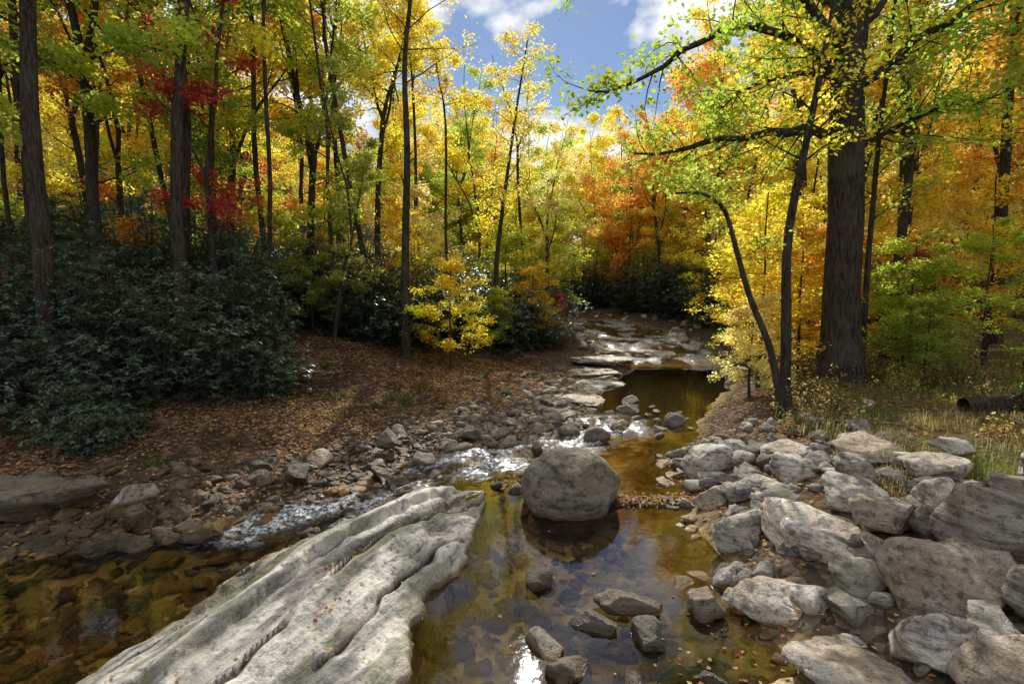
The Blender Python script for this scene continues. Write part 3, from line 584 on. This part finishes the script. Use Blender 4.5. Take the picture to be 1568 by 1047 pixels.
# distant forest mass
df_ = bpy.data.objects.new('distant_forest', None); scene.collection.objects.link(df_)
placed = [(a[0],a[1]) for a in NT]; cnt = 0; tries = 0
PR = [(TALL[0],20),(TALL[1],22),(TALL[2],18),(TALL[3],21),(TALL[4],19),(THIN[0],15)]; PB = [(BROAD[0],16),(BROAD[1],18),(BROAD[2],14)]
while cnt < 160 and tries < 20000:
    tries += 1
    far = cnt < 75
    y = R.uniform(40,95) if far else R.uniform(18,50); x = R.uniform(-1.15,1.15)*y+R.uniform(-4,4)
    if cnt < 30: x = R.uniform(-.2,.38)*y
    d_ = float(sdist(np.array([x]),np.array([y]))[0])
    if d_ < 2.5 or (y < 26 and -14 < x < 13): continue
    sp = 3.4+y*.025
    if any((x-a)**2+(y-b)**2 < sp*sp for a,b in placed): continue
    hz = tz(x,y); q = x/y; me_, H = PB[R.integers(3)] if far else PR[R.integers(6)]
    sc = R.uniform(.85,1.15)*(1.15 if far else 1)
    if -.16 < q < .34:
        if y < 30: continue
        lim = 3+(.30+.12*max(0,abs(q-.09)-.09)/.15+R.uniform(-.06,.04))*y-hz
        sc = min(sc, lim/H)
        if sc < .4: continue
    if -5 < x-.03*y < 6 and y < 42 and hz+H*sc > .765*(y-(8 if x > -4 else 10)): continue
    placed.append((x,y)); cnt += 1
    u_ = R.random(); 
    if x < -4 and y < 45: col = YG if u_ < .36 else GRN if u_ < .46 else YEL if u_ < .72 else GOLD if u_ < .86 else ORG if u_ < .96 else RED
    elif -.16 < q < .36: col = YEL if u_ < .38 else PALE if u_ < .70 else GOLD if u_ < .88 else ORG if u_ < .92 else YG
    else: col = YEL if u_ < .38 else GOLD if u_ < .56 else ORG if u_ < .66 else YG if u_ < .86 else PALE if u_ < .96 else RED
    obj('forest_tree', me_, (x,y,hz-.2), R.uniform(0,6.28), sc, col, df_)
us = bpy.data.objects.new('distant_understory', None); scene.collection.objects.link(us)
for i in range(150):
    y = R.uniform(24,58); x = R.uniform(-1.1,1.0)*y
    if float(sdist(np.array([x]),np.array([y]))[0]) < 2.4: continue
    if R.random() < .5: plant('shrub', RHO[R.integers(3)], x, y, DGR, R.uniform(1.0,1.5), parent=us)
    else: plant('sapling', SMALL[R.integers(3)], x, y, [YEL,GOLD,YG,PALE][R.integers(4)], R.uniform(1.,1.6), parent=us)

# leaf litter
mb = MB(); r = np.random.default_rng(5)
def litter(pts, z, s=.065):
    n = len(pts); leaves(mb, np.column_stack([pts, z]), s, r.random(n), r, asp=.38, up=2.6, mat=0, droop=0)
q = sample(21000, (-12,4), (6.3,20), lambda x,y,d: isl(x,y)&(d>.1)&(R.random(x.shape)<np.clip(.5+d/5,0,1)*np.clip(.75+fbm2(x*.8,y*.8,77,3)*2,.12,1))); litter(q, terrain(q[:,0],q[:,1])+.03)
q = sample(6500, (2.3,12), (2.5,14), lambda x,y,d: (~isl(x,y))&(d>.0)); litter(q, terrain(q[:,0],q[:,1])+.04)
q = np.stack([1.4+1.5*r.random(360), 7.33+r.normal(0,.10,360)],1); litter(q, np.full(360,.02)+r.random(360)*.04, .055)
q = np.stack([-.3+.7*r.random(120), 8.1+r.normal(0,.16,120)],1); litter(q, np.full(120,.015)+r.random(120)*.03, .055)
q = np.stack([r.uniform(-3.2,-.4,3200), r.uniform(3.2,7.6,3200)],1)
sl = np.array([slabz(*a) for a in q]); cr = np.array([gr[slabi(*a)]+pot[slabi(*a)]*3 for a in q]); mn = np.array([main[slabi(*a)] for a in q])
k = (((cr > .3)&(r.random(3200) < .5))|(mn > .25)|(r.random(3200) < .02))&(sl > .05); litter(q[k], sl[k]+.012, .042)
q = np.stack([1.6+r.normal(0,.35,60), 3.9+r.normal(0,.4,60)],1); litter(q, np.full(60,.008), .05)
q = np.stack([r.uniform(-.3,2.4,25), r.uniform(3,9.5,25)],1); litter(q, np.full(25,.008), .045)
obj('leaf_litter', mb.mesh('leaf_litter', [LITTER]), color=(.36,.185,.085))

# fallen log, right bank
mb = MB(); z0 = tz(9.2,8.6)+.15
lp = np.array([(7.6,8.5,z0),(8.3,8.55,z0+.02),(9.2,8.6,z0+.05),(10.2,8.9,z0+.1),(11.4,9.0,z0+.14)]); tube(mb, lp, [.12,.15,.16,.17,.18], 12)
tube(mb, np.array([lp[1],lp[1]+(.1,-.25,.2),lp[1]+(.15,-.4,.45)]), [.05,.035,.015], 6)
obj('fallen_log', mb.mesh('fallen_log', [BARK]))

# ------------------------------------------------------------------ light
EL = math.radians(37.4); AZ = math.radians(2)
sd = Vector((math.sin(AZ)*math.cos(EL), math.cos(AZ)*math.cos(EL), math.sin(EL)))
sun = bpy.data.lights.new('sun', 'SUN'); sun.energy = 5; sun.angle = math.radians(.5); sun.color = (1,.96,.88)
so = bpy.data.objects.new('sun', sun); scene.collection.objects.link(so); so.rotation_euler = (-sd).to_track_quat('-Z','Y').to_euler(); so.location = (0,0,30)
wd = bpy.data.worlds.new('World'); scene.world = wd; wd.use_nodes = True; nt = wd.node_tree; nt.nodes.clear()
sk = nt.nodes.new('ShaderNodeTexSky'); sk.sky_type = 'NISHITA'; sk.sun_disc = False; sk.sun_elevation = EL; sk.sun_rotation = AZ
sk.altitude = 900; sk.air_density = 1.0; sk.dust_density = .15; sk.ozone_density = 2.5
tc = nt.nodes.new('ShaderNodeTexCoord'); mp = nt.nodes.new('ShaderNodeMapping'); mp.inputs['Scale'].default_value = (1,1,1.7); mp.inputs['Location'].default_value = (.3,.1,.2)
nt.links.new(tc.outputs['Generated'], mp.inputs[0])
cn = noisen(nt, 3.4, 5, mp.outputs[0], .58)
cf = ramp(nt, cn, [(.44,(0,0,0)),(.53,(1,1,1))])
cc = mixc(nt, cf, sk.outputs[0], (9.8,9.9,10.1))
bg = nt.nodes.new('ShaderNodeBackground'); bg.inputs[1].default_value = .105; nt.links.new(cc, bg.inputs[0])
wo = nt.nodes.new('ShaderNodeOutputWorld'); nt.links.new(bg.outputs[0], wo.inputs[0])

cam = bpy.data.cameras.new('camera'); cam.lens = 18; cam.sensor_width = 36; cam.clip_end = 2000; cam.clip_start = .05
co = bpy.data.objects.new('camera', cam); scene.collection.objects.link(co); co.location = (0,0,3); co.rotation_euler = (math.radians(85),0,0)
scene.camera = co
scene.view_settings.view_transform = 'Standard'; scene.view_settings.look = 'None'; scene.view_settings.exposure = 0
